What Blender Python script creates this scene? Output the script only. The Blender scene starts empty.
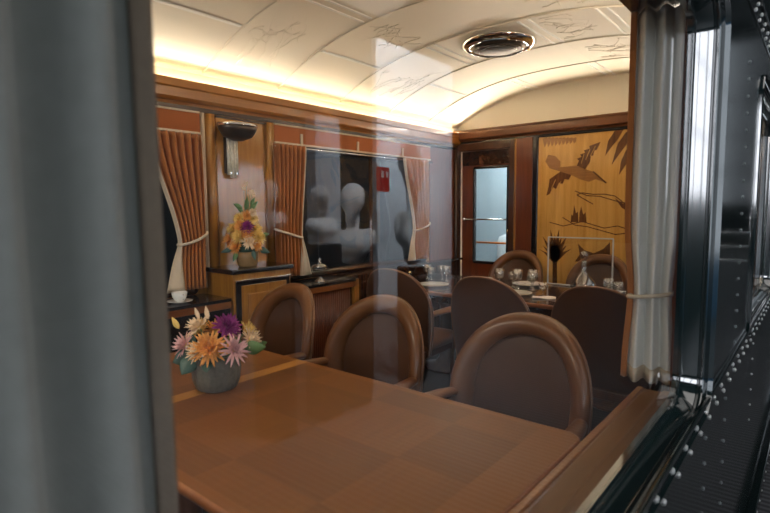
import bpy, bmesh, math, random
from mathutils import Vector, Matrix
random.seed(7)
sc = bpy.context.scene
COL = sc.collection
H = 1.41                      # eye height above the carriage floor
PI = math.pi

# ------------------------------------------------------------------ materials
def new_mat(name):
    m = bpy.data.materials.new(name); m.use_nodes = True
    nt = m.node_tree
    return m, nt, nt.nodes['Principled BSDF'], nt.nodes['Material Output']

def plain(name, col, rough=.5, metal=0, coat=0, var=.12, scale=30, bump=0, sheen=0, trans=0):
    m, nt, b, o = new_mat(name)
    tc = nt.nodes.new('ShaderNodeTexCoord'); n = nt.nodes.new('ShaderNodeTexNoise')
    n.inputs['Scale'].default_value = scale; n.inputs['Detail'].default_value = 4
    nt.links.new(tc.outputs['Object'], n.inputs['Vector'])
    mx = nt.nodes.new('ShaderNodeMix'); mx.data_type = 'RGBA'
    mx.inputs['A'].default_value = (*[c*(1-var) for c in col], 1)
    mx.inputs['B'].default_value = (*[min(1, c*(1+var)) for c in col], 1)
    nt.links.new(n.outputs['Fac'], mx.inputs['Factor'])
    nt.links.new(mx.outputs['Result'], b.inputs['Base Color'])
    b.inputs['Roughness'].default_value = rough; b.inputs['Metallic'].default_value = metal
    b.inputs['Coat Weight'].default_value = coat; b.inputs['Coat Roughness'].default_value = .08
    b.inputs['Sheen Weight'].default_value = sheen
    b.inputs['Transmission Weight'].default_value = trans
    if bump:
        bp = nt.nodes.new('ShaderNodeBump'); bp.inputs['Strength'].default_value = bump
        bp.inputs['Distance'].default_value = .002
        nt.links.new(n.outputs['Fac'], bp.inputs['Height']); nt.links.new(bp.outputs['Normal'], b.inputs['Normal'])
    return m

def wood(name, c1, c2, axis='z', rough=.3, coat=.4, scale=6, stretch=.06):
    m, nt, b, o = new_mat(name)
    tc = nt.nodes.new('ShaderNodeTexCoord'); mp = nt.nodes.new('ShaderNodeMapping')
    s = {'x': (stretch, 1, 1), 'y': (1, stretch, 1), 'z': (1, 1, stretch)}[axis]
    mp.inputs['Scale'].default_value = [v*scale for v in s]
    nt.links.new(tc.outputs['Object'], mp.inputs['Vector'])
    n = nt.nodes.new('ShaderNodeTexNoise'); n.inputs['Scale'].default_value = 4; n.inputs['Detail'].default_value = 7
    n.inputs['Roughness'].default_value = .65; n.inputs['Distortion'].default_value = .6
    nt.links.new(mp.outputs['Vector'], n.inputs['Vector'])
    r = nt.nodes.new('ShaderNodeValToRGB')
    r.color_ramp.elements[0].color = (*c1, 1); r.color_ramp.elements[0].position = .3
    r.color_ramp.elements[1].color = (*c2, 1); r.color_ramp.elements[1].position = .7
    nt.links.new(n.outputs['Fac'], r.inputs['Fac']); nt.links.new(r.outputs['Color'], b.inputs['Base Color'])
    b.inputs['Roughness'].default_value = rough
    b.inputs['Coat Weight'].default_value = coat; b.inputs['Coat Roughness'].default_value = .06
    return m

def glass(name, tint=(1, 1, 1), ior=1.5, extra=0.0, rough=0.0):
    """thin clear glass: fresnel reflection on faces turned outward, clear passage elsewhere"""
    m = bpy.data.materials.new(name); m.use_nodes = True; nt = m.node_tree; nt.nodes.clear()
    o = nt.nodes.new('ShaderNodeOutputMaterial'); t = nt.nodes.new('ShaderNodeBsdfTransparent')
    g = nt.nodes.new('ShaderNodeBsdfGlossy'); g.inputs['Roughness'].default_value = rough
    t.inputs['Color'].default_value = (*tint, 1)
    f = nt.nodes.new('ShaderNodeFresnel'); f.inputs['IOR'].default_value = ior
    geo = nt.nodes.new('ShaderNodeNewGeometry')
    inv = nt.nodes.new('ShaderNodeMath'); inv.operation = 'SUBTRACT'; inv.inputs[0].default_value = 1
    nt.links.new(geo.outputs['Backfacing'], inv.inputs[1])
    ad = nt.nodes.new('ShaderNodeMath'); ad.operation = 'ADD'; ad.inputs[1].default_value = extra; ad.use_clamp = True
    nt.links.new(f.outputs[0], ad.inputs[0])
    mu = nt.nodes.new('ShaderNodeMath'); mu.operation = 'MULTIPLY'
    nt.links.new(ad.outputs[0], mu.inputs[0]); nt.links.new(inv.outputs[0], mu.inputs[1])
    mx = nt.nodes.new('ShaderNodeMixShader')
    nt.links.new(mu.outputs[0], mx.inputs[0]); nt.links.new(t.outputs[0], mx.inputs[1]); nt.links.new(g.outputs[0], mx.inputs[2])
    nt.links.new(mx.outputs[0], o.inputs[0])
    return m

def emit(name, col, st):
    m = bpy.data.materials.new(name); m.use_nodes = True; nt = m.node_tree; nt.nodes.clear()
    o = nt.nodes.new('ShaderNodeOutputMaterial'); e = nt.nodes.new('ShaderNodeEmission')
    e.inputs['Color'].default_value = (*col, 1); e.inputs['Strength'].default_value = st
    nt.links.new(e.outputs[0], o.inputs[0]); return m

def parquet_mat():
    """veneered table top: squares of alternating grain, a pale inlaid band and a border"""
    m, nt, b, o = new_mat('table_veneer')
    L = nt.links.new; N = nt.nodes.new
    tc = N('ShaderNodeTexCoord'); sep = N('ShaderNodeSeparateXYZ'); L(tc.outputs['Object'], sep.inputs[0])
    def math_(op, a, c=None, clamp=False):
        q = N('ShaderNodeMath'); q.operation = op; q.use_clamp = clamp
        for i, v in enumerate((a, c)):
            if v is None: continue
            if isinstance(v, (int, float)): q.inputs[i].default_value = v
            else: L(v, q.inputs[i])
        return q.outputs[0]
    def grain(sx, sy):
        mp = N('ShaderNodeMapping'); mp.inputs['Scale'].default_value = (sx, sy, 1); L(tc.outputs['Object'], mp.inputs['Vector'])
        n = N('ShaderNodeTexNoise'); n.inputs['Scale'].default_value = 5; n.inputs['Detail'].default_value = 6
        n.inputs['Roughness'].default_value = .7; L(mp.outputs['Vector'], n.inputs['Vector'])
        r = N('ShaderNodeValToRGB'); r.color_ramp.elements[0].position = .25; r.color_ramp.elements[1].position = .75
        return n, r
    n1, r1 = grain(.8, 22); n2, r2 = grain(22, .8)
    for r, a, c in ((r1, (.135, .044, .0055), (.175, .060, .008)), (r2, (.165, .054, .007), (.205, .072, .010))):
        r.color_ramp.elements[0].color = (*a, 1); r.color_ramp.elements[1].color = (*c, 1)
    L(n1.outputs['Fac'], r1.inputs[0]); L(n2.outputs['Fac'], r2.inputs[0])
    ck = N('ShaderNodeTexChecker'); ck.inputs['Scale'].default_value = 1
    mp = N('ShaderNodeMapping'); mp.inputs['Scale'].default_value = (3.1, 3.6, 0); mp.inputs['Location'].default_value = (.3, .02, .5)
    L(tc.outputs['Object'], mp.inputs['Vector']); L(mp.outputs['Vector'], ck.inputs['Vector'])
    mx = N('ShaderNodeMix'); mx.data_type = 'RGBA'; L(ck.outputs['Fac'], mx.inputs['Factor'])
    L(r1.outputs[0], mx.inputs['A']); L(r2.outputs[0], mx.inputs['B'])
    # border (object half sizes .905 x .43)
    ax = math_('ABSOLUTE', sep.outputs[0]); ay = math_('ABSOLUTE', sep.outputs[1])
    bx = math_('GREATER_THAN', ax, .765); by = math_('GREATER_THAN', ay, .40)
    bord = math_('MAXIMUM', bx, by)
    mb = N('ShaderNodeMix'); mb.data_type = 'RGBA'; L(bord, mb.inputs['Factor'])
    L(mx.outputs['Result'], mb.inputs['A']); 
    mbb = N('ShaderNodeMix'); mbb.data_type = 'RGBA'; mbb.inputs['Factor'].default_value = .75
    L(r2.outputs[0], mbb.inputs['A']); mbb.inputs['B'].default_value = (.225, .078, .013, 1)
    L(mbb.outputs['Result'], mb.inputs['B'])
    # pale inlaid band along the carriage
    d = math_('ABSOLUTE', math_('ADD', sep.outputs[0], .313))
    band = math_('LESS_THAN', d, .032)
    mc = N('ShaderNodeMix'); mc.data_type = 'RGBA'; L(math_('MULTIPLY', band, .75), mc.inputs['Factor'])
    L(mb.outputs['Result'], mc.inputs['A']); mc.inputs['B'].default_value = (.48, .22, .04, 1)
    L(mc.outputs['Result'], b.inputs['Base Color'])
    b.inputs['Roughness'].default_value = .42; b.inputs['Coat Weight'].default_value = .06; b.inputs['Coat Roughness'].default_value = .15; b.inputs['Specular IOR Level'].default_value = .3
    return m

M = {}
M['oak'] = wood('honey_wood', (.24, .095, .012), (.42, .19, .028), 'z')
M['oak_y'] = wood('honey_wood_lengthwise', (.15, .045, .010), (.27, .095, .022), 'y')
M['oak_x'] = wood('honey_wood_crosswise', (.16, .05, .012), (.28, .10, .024), 'x')
M['gold'] = wood('marquetry_ground', (.60, .30, .06), (.86, .48, .13), 'z', .22, .5, 5)
M['inlay'] = wood('marquetry_dark_inlay', (.10, .035, .010), (.22, .085, .022), 'z', .25, .5, 14)
M['inlay2'] = wood('marquetry_mid_inlay', (.30, .13, .035), (.45, .21, .06), 'x', .25, .5, 14)
M['dark'] = wood('dark_walnut', (.025, .010, .005), (.06, .022, .009), 'y', .25, .4)
M['dark_z'] = wood('dark_walnut_upright', (.035, .013, .006), (.08, .028, .010), 'z', .25, .4)
M['red'] = wood('red_mahogany', (.11, .026, .009), (.20, .05, .015), 'z', .28, .4)
M['sill'] = wood('sill_wood', (.12, .048, .019), (.19, .080, .030), 'y', .45, .08)
M['cornice'] = wood('cornice_wood', (.24, .088, .011), (.38, .150, .022), 'y', .3, .4)
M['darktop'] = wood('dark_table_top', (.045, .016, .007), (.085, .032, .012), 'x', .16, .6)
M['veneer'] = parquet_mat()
M['edge'] = wood('table_edge_wood', (.25, .08, .02), (.36, .125, .036), 'y', .35, .3)
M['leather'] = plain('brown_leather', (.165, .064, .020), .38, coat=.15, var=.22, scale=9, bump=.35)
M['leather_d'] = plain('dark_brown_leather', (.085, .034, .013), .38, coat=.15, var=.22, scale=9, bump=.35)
M['piping'] = plain('leather_piping', (.22, .11, .055), .45)
M['legwood'] = wood('chair_leg_wood', (.07, .022, .008), (.14, .045, .013), 'z')
M['cream'] = plain('cream_ceiling', (.86, .79, .64), .55, var=.03, scale=3)
M['creambright'] = plain('ivory_bead', (.97, .95, .88), .4, var=.03)
M['rust'] = plain('rust_velvet', (.38, .125, .018), .75, var=.25, scale=14, sheen=.4)
M['rustflat'] = plain('rust_pelmet_cloth', (.34, .088, .009), .7, var=.10, scale=40)
M['creamcloth'] = plain('cream_braid', (.62, .52, .38), .8, var=.1)
M['lining_lit'] = plain('lit_curtain_lining', (.80, .80, .74), .85, var=.06, scale=60, sheen=.2)  # lighter copy of the lining; reflected light put into the cloth colour
M['reflector_blue'] = plain('blue_reflector_paint', (.05, .21, .42), .6)  # for the added bands that reflect blue in the window frame
M['lining'] = plain('grey_curtain_lining', (.26, .27, .25), .85, var=.10, scale=60, sheen=.2)
M['braid'] = plain('taupe_braid', (.20, .155, .11), .85, var=.15, scale=80)
M['bronze'] = plain('dark_bronze', (.10, .075, .055), .35, metal=.8)
M['chrome'] = plain('chrome', (.75, .75, .74), .12, metal=1, var=.02)
M['brass'] = plain('brass', (.70, .50, .22), .25, metal=1, var=.05)
M['black'] = plain('black_lacquer', (.012, .010, .010), .2, coat=.5)
M['green'] = plain('dark_green_train_paint', (.006, .012, .012), .16, coat=.6, var=.2, scale=6)
M['teal'] = plain('green_blue_frame_paint', (.006, .016, .017), .14, coat=.8, var=.2, scale=20)
M['teal'].node_tree.nodes['Principled BSDF'].inputs['Coat IOR'].default_value = 2.3
M['teal'].node_tree.nodes['Principled BSDF'].inputs['Coat Weight'].default_value = 1
M['rivet'] = plain('bare_rivet_steel', (.62, .62, .60), .3, metal=.9)
M['rivetd'] = plain('painted_rivet', (.16, .18, .18), .3, metal=.3)
M['pot'] = plain('grey_green_glaze', (.14, .135, .10), .5, var=.35, scale=70, bump=.8)
M['potb'] = plain('brown_glaze', (.28, .17, .07), .45, var=.2, scale=40)
M['soil'] = plain('soil', (.03, .02, .015), .9)
M['orange'] = plain('orange_petal', (.83, .36, .08), .7, var=.25, scale=60)
M['yellow'] = plain('yellow_petal', (.87, .58, .16), .7, var=.2, scale=60)
M['peach'] = plain('cream_petal', (.88, .68, .44), .7, var=.12, scale=60)
M['purple'] = plain('purple_petal', (.24, .02, .16), .7, var=.4, scale=60)
M['pink'] = plain('pink_petal', (.74, .44, .42), .7, var=.15, scale=60)
M['leaf'] = plain('leaf_green', (.12, .22, .07), .55, var=.3, scale=30)
M['leafd'] = plain('eucalyptus_leaf', (.06, .12, .09), .5, var=.3, scale=30)
M['china'] = plain('white_china', (.82, .80, .74), .2, coat=.5, var=.02)
M['linen'] = plain('white_linen', (.80, .79, .75), .85, var=.03)
M['plaster'] = plain('white_plaster', (.80, .82, .82), .7, var=.04)
M['hallpanel'] = plain('pale_blue_panel', (.62, .68, .74), .8, var=.05, scale=2)
M['hallwall'] = plain('dark_hall_wall', (.014, .017, .020), .8, var=.3, scale=1.2)
M['carpet'] = plain('dark_carpet', (.035, .028, .024), .95, var=.4, scale=120)
M['vest'] = plain('pale_blue_grey_paint', (.50, .58, .62), .45, var=.05, scale=5)
M['orangep'] = plain('orange_rail_paint', (.80, .22, .04), .4)
M['redsign'] = emit('lit_red_sign', (.9, .06, .04), 1.3)
M['whitesign'] = emit('lit_white_symbol', (1, .9, .85), 1.6)
M['hall_glow'] = emit('added_pane_glow', (.80, .90, 1.0), 1.3)  # glow for the added, unseen hall panes
M['hall_glow_bright'] = emit('added_pane_glow_bright', (.88, .92, 1.0), 5.5)  # stronger glow for the added panes behind the camera
M['pane'] = glass('window_glass', ior=1.68)
M['pane2'] = glass('far_window_glass', (.82, .87, .88), 1.6)
M['crystal'] = glass('crystal', (.93, .94, .94), 1.6, .28, .12)
M['rod'] = plain('frosted_glass_rod', (.72, .68, .55), .1, coat=1, var=.35, scale=60)
M['acrylic'] = glass('acrylic', (.95, .96, .96), 1.5, .02)
M['acrylic_edge'] = plain('polished_acrylic_edge', (.62, .64, .62), .2, var=.03)
M['water'] = glass('wall_mirror_glass', (.9, .9, .9), 1.6)

def platform_mat():
    m, nt, b, o = new_mat('grating_platform')
    tc = nt.nodes.new('ShaderNodeTexCoord'); w = nt.nodes.new('ShaderNodeTexWave'); w.bands_direction = 'Y'
    w.inputs['Scale'].default_value = 5.5
    nt.links.new(tc.outputs['Object'], w.inputs['Vector'])
    r = nt.nodes.new('ShaderNodeValToRGB'); r.color_ramp.elements[0].position = .45; r.color_ramp.elements[1].position = .6
    r.color_ramp.elements[0].color = (.012, .012, .014, 1); r.color_ramp.elements[1].color = (.075, .075, .08, 1)
    nt.links.new(w.outputs['Fac'], r.inputs[0]); nt.links.new(r.outputs[0], b.inputs['Base Color']); b.inputs['Roughness'].default_value = .6
    return m
M['platform'] = platform_mat()

# ------------------------------------------------------------------ mesh helpers
class MB:
    """collects shapes; build() links them as ONE mesh object"""
    def __init__(s): s.v = []; s.f = []; s.smooth = []
    def add(s, vs, fs, smooth=False):
        n = len(s.v); s.v += [tuple(v) for v in vs]
        for f in fs: s.f.append([i+n for i in f]); s.smooth.append(smooth)
        return s
    def box(s, c, d, rot=None):
        hx, hy, hz = d[0]/2, d[1]/2, d[2]/2
        vs = [Vector((x*hx, y*hy, z*hz)) for x in (-1, 1) for y in (-1, 1) for z in (-1, 1)]
        if rot is not None: vs = [rot @ v for v in vs]
        vs = [v+Vector(c) for v in vs]
        return s.add(vs, [(0, 1, 3, 2), (4, 6, 7, 5), (0, 4, 5, 1), (2, 3, 7, 6), (0, 2, 6, 4), (1, 5, 7, 3)])
    def b2(s, a, b): return s.box([(a[i]+b[i])/2 for i in range(3)], [abs(b[i]-a[i]) for i in range(3)])
    def lathe(s, prof, c=(0, 0, 0), n=32, sx=1, sy=1, flute=0, nf=8):
        vs = []
        for r, z in prof:
            for i in range(n):
                a = 2*PI*i/n; rr = r*(1+flute*abs(math.cos(nf*a/2)))
                vs.append((c[0]+rr*math.cos(a)*sx, c[1]+rr*math.sin(a)*sy, c[2]+z))
        fs = [(k*n+i, k*n+(i+1) % n, (k+1)*n+(i+1) % n, (k+1)*n+i) for k in range(len(prof)-1) for i in range(n)]
        if prof[0][0] > 1e-4: fs.append(tuple(reversed(range(n))))
        if prof[-1][0] > 1e-4: fs.append(tuple((len(prof)-1)*n+i for i in range(n)))
        return s.add(vs, fs, True)
    def tube(s, pts, r, n=8, caps=True):
        pts = [Vector(p) for p in pts]; vs = []; up = None
        rs = r if isinstance(r, (list, tuple)) else [r]*len(pts)
        for i, p in enumerate(pts):
            t = (pts[min(i+1, len(pts)-1)]-pts[max(i-1, 0)]).normalized()
            if up is None:
                up = Vector((0, 0, 1)) if abs(t.z) < .9 else Vector((1, 0, 0))
            a = t.cross(up)
            if a.length < 1e-4: a = t.cross(Vector((0, 1, 0)))
            a.normalize(); b = a.cross(t).normalized(); up = b
            for k in range(n):
                q = 2*PI*k/n; vs.append(p+(a*math.cos(q)+b*math.sin(q))*rs[i])
        m = len(pts)
        fs = [(k*n+i, (k+1)*n+i, (k+1)*n+(i+1) % n, k*n+(i+1) % n) for k in range(m-1) for i in range(n)]
        if caps: fs += [tuple(range(n)), tuple(reversed([(m-1)*n+i for i in range(n)]))]
        return s.add(vs, fs, True)
    def grid(s, fn, nu, nv, smooth=True, flip=False):
        vs = [fn(i/nu, j/nv) for j in range(nv+1) for i in range(nu+1)]
        fs = []
        for j in range(nv):
            for i in range(nu):
                a = j*(nu+1)+i; f = (a, a+1, a+nu+2, a+nu+1)
                fs.append(tuple(reversed(f)) if flip else f)
        return s.add(vs, fs, smooth)
    def prism(s, poly, fn, t):
        """poly of 2-D points, fn(u, v, w) -> world; thickness t along w"""
        n = len(poly)
        vs = [fn(u, v, 0) for u, v in poly]+[fn(u, v, t) for u, v in poly]
        fs = [tuple(range(n)), tuple(reversed(range(n, 2*n)))]+[(i, i+n, (i+1) % n+n, (i+1) % n) for i in range(n)]
        return s.add(vs, fs)
    def build(s, name, mat, parent=None, bevel=0, solid=0, sub=0, fix=True):
        me = bpy.data.meshes.new(name); me.from_pydata(s.v, [], s.f)
        me.polygons.foreach_set('use_smooth', s.smooth); me.materials.append(mat)
        if fix:
            bm = bmesh.new(); bm.from_mesh(me)
            bmesh.ops.remove_doubles(bm, verts=bm.verts, dist=1e-5)
            bmesh.ops.recalc_face_normals(bm, faces=bm.faces); bm.to_mesh(me); bm.free()
        o = bpy.data.objects.new(name, me); COL.objects.link(o)
        if parent is not None: o.parent = parent
        if solid: q = o.modifiers.new('solid', 'SOLIDIFY'); q.thickness = solid; q.offset = 0
        if bevel:
            q = o.modifiers.new('bevel', 'BEVEL'); q.width = bevel; q.segments = 2; q.limit_method = 'ANGLE'
            q.angle_limit = math.radians(40)
        if sub: q = o.modifiers.new('sub', 'SUBSURF'); q.levels = sub; q.render_levels = sub
        return o

def tag(o, label, cat, group=None):
    o['label'] = label; o['category'] = cat
    if group: o['group'] = group
    return o
def thing(name, label, cat, loc=(0, 0, 0), rz=0, group=None):
    o = bpy.data.objects.new(name, None); COL.objects.link(o); o.location = loc; o.rotation_euler = (0, 0, rz)
    o.empty_display_size = .1
    return tag(o, label, cat, group)
def struct(o): o['kind'] = 'structure'; return o
def dup(root, loc, rz=0, label=None, group=None):
    r = root.copy(); COL.objects.link(r); r.location = loc; r.rotation_euler = (0, 0, rz)
    if label: r['label'] = label
    if group: r['group'] = group
    for ch in list(root.children):
        c = ch.copy(); COL.objects.link(c); c.parent = r
        for g in list(ch.children):
            d = g.copy(); COL.objects.link(d); d.parent = c
    return r

def slab(name, mat, outer, holes, plane, pos, t, parent=None):
    """flat wall with openings: plane 'x' (u=y, v=z) or 'y' (u=x, v=z); spans pos .. pos+t"""
    cu = bpy.data.curves.new('c', 'CURVE'); cu.dimensions = '2D'; cu.fill_mode = 'BOTH'; cu.extrude = abs(t)/2
    for loop in [outer]+holes:
        sp = cu.splines.new('POLY'); sp.points.add(len(loop)-1); sp.use_cyclic_u = True
        for p, (u, v) in zip(sp.points, loop): p.co = (u, v, 0, 1)
    ob = bpy.data.objects.new('tmp', cu); COL.objects.link(ob)
    dg = bpy.context.evaluated_depsgraph_get(); me = bpy.data.meshes.new_from_object(ob.evaluated_get(dg))
    bpy.data.objects.remove(ob); bpy.data.curves.remove(cu)
    for v in me.vertices:
        u, w, d = v.co
        v.co = (pos+t/2+d, u, w) if plane == 'x' else (u, pos+t/2+d, w)
    bm = bmesh.new(); bm.from_mesh(me); bmesh.ops.remove_doubles(bm, verts=bm.verts, dist=1e-5)
    bmesh.ops.recalc_face_normals(bm, faces=bm.faces); bm.to_mesh(me); bm.free()
    me.name = name; me.materials.clear(); me.materials.append(mat)
    o = bpy.data.objects.new(name, me); COL.objects.link(o)
    if parent is not None: o.parent = parent
    return o
def rect(u0, v0, u1, v1): return [(u0, v0), (u1, v0), (u1, v1), (u0, v1)]
def rrect(u0, v0, u1, v1, r, n=8):
    out = []
    for cx, cy, a0 in ((u1-r, v0+r, -90), (u1-r, v1-r, 0), (u0+r, v1-r, 90), (u0+r, v0+r, 180)):
        for i in range(n+1):
            a = math.radians(a0+90*i/n); out.append((cx+r*math.cos(a), cy+r*math.sin(a)))
    return out
def frame_loft(prof, u0, v0, u1, v1, r, plane='x', closed=True):
    """prof: (depth coordinate, inset) pairs swept round a rounded rectangle"""
    mb = MB(); vs = []; n = 0
    for d, ins in prof:
        lp = rrect(u0+ins, v0+ins, u1-ins, v1-ins, max(r-ins, .004)); n = len(lp)
        vs += [((d, u, v) if plane == 'x' else (u, d, v)) for u, v in lp]
    k = len(prof)
    fs = [(a*n+i, a*n+(i+1) % n, ((a+1) % k)*n+(i+1) % n, ((a+1) % k)*n+i) for a in range(k if closed else k-1) for i in range(n)]
    mb.add(vs, fs, True)
    return mb
POLYS= {'wing_up': [(-1.781, 0.383), (-1.762, 0.427), (-1.783, 0.445), (-1.738, 0.46), (-1.754, 0.481), (-1.709, 0.495), (-1.72, 0.518), (-1.666, 0.529), (-1.671, 0.554), (-1.571, 0.582), (-1.607, 0.507), (-1.622, 0.515), (-1.635, 0.46), (-1.654, 0.466), (-1.662, 0.406), (-1.705, 0.339)], 'body': [(-2.042, 0.372), (-1.936, 0.376), (-1.781, 0.383), (-1.693, 0.341), (-1.631, 0.32), (-1.606, 0.304), (-1.512, 0.212), (-1.609, 0.25), (-1.665, 0.228), (-1.74, 0.251), (-1.83, 0.297), (-1.935, 0.335)], 'wing_lo': [(-1.935, 0.335), (-1.83, 0.297), (-1.855, 0.255), (-1.894, 0.262), (-1.911, 0.217), (-1.948, 0.228), (-1.974, 0.172), (-2.006, 0.189), (-2.037, 0.124), (-2.07, 0.112), (-2.049, 0.19), (-2.04, 0.268)], 'head': [(-2.042, 0.372), (-2.085, 0.439), (-2.059, 0.502), (-1.991, 0.485), (-1.937, 0.43), (-1.936, 0.376)], 'leaf1': [(-1.379, 0.671), (-1.452, 0.669), (-1.507, 0.583), (-1.529, 0.453), (-1.482, 0.522), (-1.426, 0.588)], 'leaf2': [(-1.303, 0.654), (-1.36, 0.646), (-1.425, 0.553), (-1.47, 0.37), (-1.411, 0.457), (-1.346, 0.546)], 'leaf3': [(-1.299, 0.542), (-1.355, 0.488), (-1.393, 0.396), (-1.405, 0.278), (-1.362, 0.347), (-1.296, 0.449)], 'leaf4': [(-1.282, 0.036), (-1.363, 0.025), (-1.433, 0.074), (-1.373, -0.011), (-1.278, -0.071)], 'tree1': [(-1.824, -0.144), (-1.821, -0.072), (-1.805, -0.084), (-1.797, 0.017), (-1.777, -0.059), (-1.76, -0.046), (-1.752, -0.143)], 'tree2': [(-1.747, -0.143), (-1.744, -0.059), (-1.731, 0.004), (-1.709, -0.072), (-1.689, -0.051), (-1.677, -0.147)], 'rock': [(-1.75, -0.346), (-1.691, -0.402), (-1.605, -0.427), (-1.522, -0.386), (-1.464, -0.321), (-1.459, -0.491), (-1.775, -0.515), (-1.733, -0.448)], 'top0': [(-2.117, 0.657), (-2.092, 0.667), (-2.073, 0.666), (-2.077, 0.607), (-2.098, 0.57)], 'top1': [(-2.08, 0.653), (-2.056, 0.664), (-2.037, 0.662), (-2.041, 0.606), (-2.062, 0.572)], 'top2': [(-2.043, 0.65), (-2.019, 0.661), (-2.001, 0.659), (-2.005, 0.606), (-2.025, 0.574)], 'top3': [(-2.007, 0.647), (-1.983, 0.658), (-1.965, 0.656), (-1.969, 0.605), (-1.989, 0.577)], 'top4': [(-1.971, 0.644), (-1.948, 0.654), (-1.929, 0.653), (-1.933, 0.605), (-1.954, 0.579)], 'top5': [(-1.936, 0.641), (-1.912, 0.651), (-1.894, 0.65), (-1.898, 0.605), (-1.918, 0.581)], 'top6': [(-1.9, 0.637), (-1.877, 0.648), (-1.859, 0.646), (-1.863, 0.604), (-1.883, 0.583)], 'top7': [(-1.865, 0.634), (-1.843, 0.645), (-1.825, 0.643), (-1.829, 0.604), (-1.849, 0.585)], 'top8': [(-1.831, 0.631), (-1.808, 0.642), (-1.79, 0.64), (-1.794, 0.603), (-1.814, 0.587)], 'spk0': [(-1.989, -0.537), (-2.084, -0.441), (-2.145, -0.41), (-2.046, -0.446), (-1.952, -0.535)], 'spk1': [(-1.989, -0.537), (-2.058, -0.422), (-2.096, -0.374), (-2.02, -0.427), (-1.952, -0.535)], 'spk2': [(-1.989, -0.537), (-2.059, -0.376), (-2.097, -0.285), (-2.021, -0.38), (-1.952, -0.535)], 'spk3': [(-1.989, -0.537), (-2.03, -0.379), (-2.044, -0.292), (-1.992, -0.384), (-1.952, -0.535)], 'spk4': [(-1.989, -0.537), (-2.017, -0.338), (-2.021, -0.215), (-1.98, -0.343), (-1.952, -0.535)], 'spk5': [(-1.989, -0.537), (-1.993, -0.363), (-1.977, -0.262), (-1.956, -0.367), (-1.952, -0.535)], 'spk6': [(-1.989, -0.537), (-1.97, -0.336), (-1.935, -0.213), (-1.933, -0.341), (-1.952, -0.535)], 'spk7': [(-1.989, -0.537), (-1.956, -0.376), (-1.909, -0.288), (-1.919, -0.381), (-1.952, -0.535)], 'spk8': [(-1.989, -0.537), (-1.928, -0.371), (-1.859, -0.279), (-1.891, -0.375), (-1.952, -0.535)], 'spk9': [(-1.989, -0.537), (-1.927, -0.416), (-1.857, -0.364), (-1.89, -0.421), (-1.952, -0.535)], 'spk10': [(-1.989, -0.537), (-1.901, -0.433), (-1.81, -0.395), (-1.864, -0.437), (-1.952, -0.535)], 'stem': [(-1.987, -0.781), (-1.993, -0.507), (-1.95, -0.504), (-1.943, -0.777)]}
LINES= {'hill1': [(-1.774, 0.111), (-1.724, 0.13), (-1.625, 0.113), (-1.528, 0.113), (-1.434, 0.094), (-1.363, 0.037), (-1.279, -0.052)], 'hill2': [(-1.774, 0.111), (-1.698, 0.067), (-1.622, 0.023)], 'ground': [(-2.031, -0.146), (-1.896, -0.181), (-1.717, -0.137), (-1.519, -0.194), (-1.402, -0.173), (-1.274, -0.214)], 'arc': [(-1.792, 0.148), (-1.676, 0.102), (-1.564, 0.094), (-1.401, 0.042), (-1.271, 0.018)], 'branch': [(-1.904, -0.099), (-1.784, -0.171), (-1.668, -0.184), (-1.418, -0.25), (-1.276, -0.227)], 'beak': [(-1.631, 0.32), (-1.581, 0.274), (-1.512, 0.212)]}
# ------------------------------------------------------------------ carriage shell
XC, HW = -1.68, 1.42
def vz(x):
    t = min(1, abs(x-XC)/HW)
    return H+.85+.31*(1-t**2.6)
YE = 4.97; Y0 = -1.2
FW = -3.10; NW = -.36
struct(MB().b2((-3.2, Y0, -.08), (-.26, 6.6, 0)).build('floor', M['carpet']))
mb = MB(); nx = 60
for off in (0, .03):
    pass
pts = [(FW-.05, H+.80)]+[(FW+(2*HW)*i/nx, vz(FW+2*HW*i/nx)) for i in range(nx+1)]+[(XC+HW+.01, H+.80)]
vs = [(x, Y0, z) for x, z in pts]+[(x, YE+.02, z) for x, z in pts]
vs += [(x, Y0, z+.04) for x, z in pts]+[(x, YE+.02, z+.04) for x, z in pts]
n = len(pts)
fs = [(i, i+1, n+i+1, n+i) for i in range(n-1)]+[(2*n+i, 3*n+i, 3*n+i+1, 2*n+i+1) for i in range(n-1)]
fs += [(0, n, 3*n, 2*n), (n-1, 3*n-1, 4*n-1, 2*n-1)]
fs += [(i, 2*n+i, 2*n+i+1, i+1) for i in range(n-1)]+[(n+i, n+i+1, 3*n+i+1, 3*n+i) for i in range(n-1)]
struct(mb.add(vs, fs, True).build('ceiling', M['cream']))
tn = [0]
def trim(mb, mat, bevel=0):
    tn[0] += 1
    return struct(mb.build('trim_%d' % tn[0], mat, bevel=bevel))
# vault ribs across the carriage
for y in (.66, 1.28, 1.90, 2.50, 3.13, 3.76, 4.39, 4.95):
    g = [(FW+.03+(2*HW-.06)*i/48) for i in range(49)]
    trim(MB().tube([(x, y, vz(x)+.001) for x in g], .0085, 6), M['cream'])
# lengthwise bead strips
def strip(x, y0, y1, w=.022, m='creambright'):
    a = math.atan((vz(x+.01)-vz(x-.01))/.02)
    trim(MB().box((x, (y0+y1)/2, vz(x)), (w, y1-y0, .010), Matrix.Rotation(-a, 3, 'Y')), M[m], .003)
rings = [.66, 1.28, 1.90, 2.50, 3.13, 3.76, 4.39, 4.95]
for x, spans in ((-2.63, (1, 3, 5)), (-.73, (1, 3, 5))):
    for k in spans: strip(x, rings[k]+.02, rings[k+1]-.02)
for x, spans in ((-2.19, (0, 2, 4, 6)), (-1.50, (0, 2, 4, 6)), (-1.02, (0, 2, 4, 6))):
    for k in spans:
        strip(x-.03, rings[k]+.02, rings[k+1]-.02, .018); strip(x+.035, rings[k]+.02, rings[k+1]-.02, .018)
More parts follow.
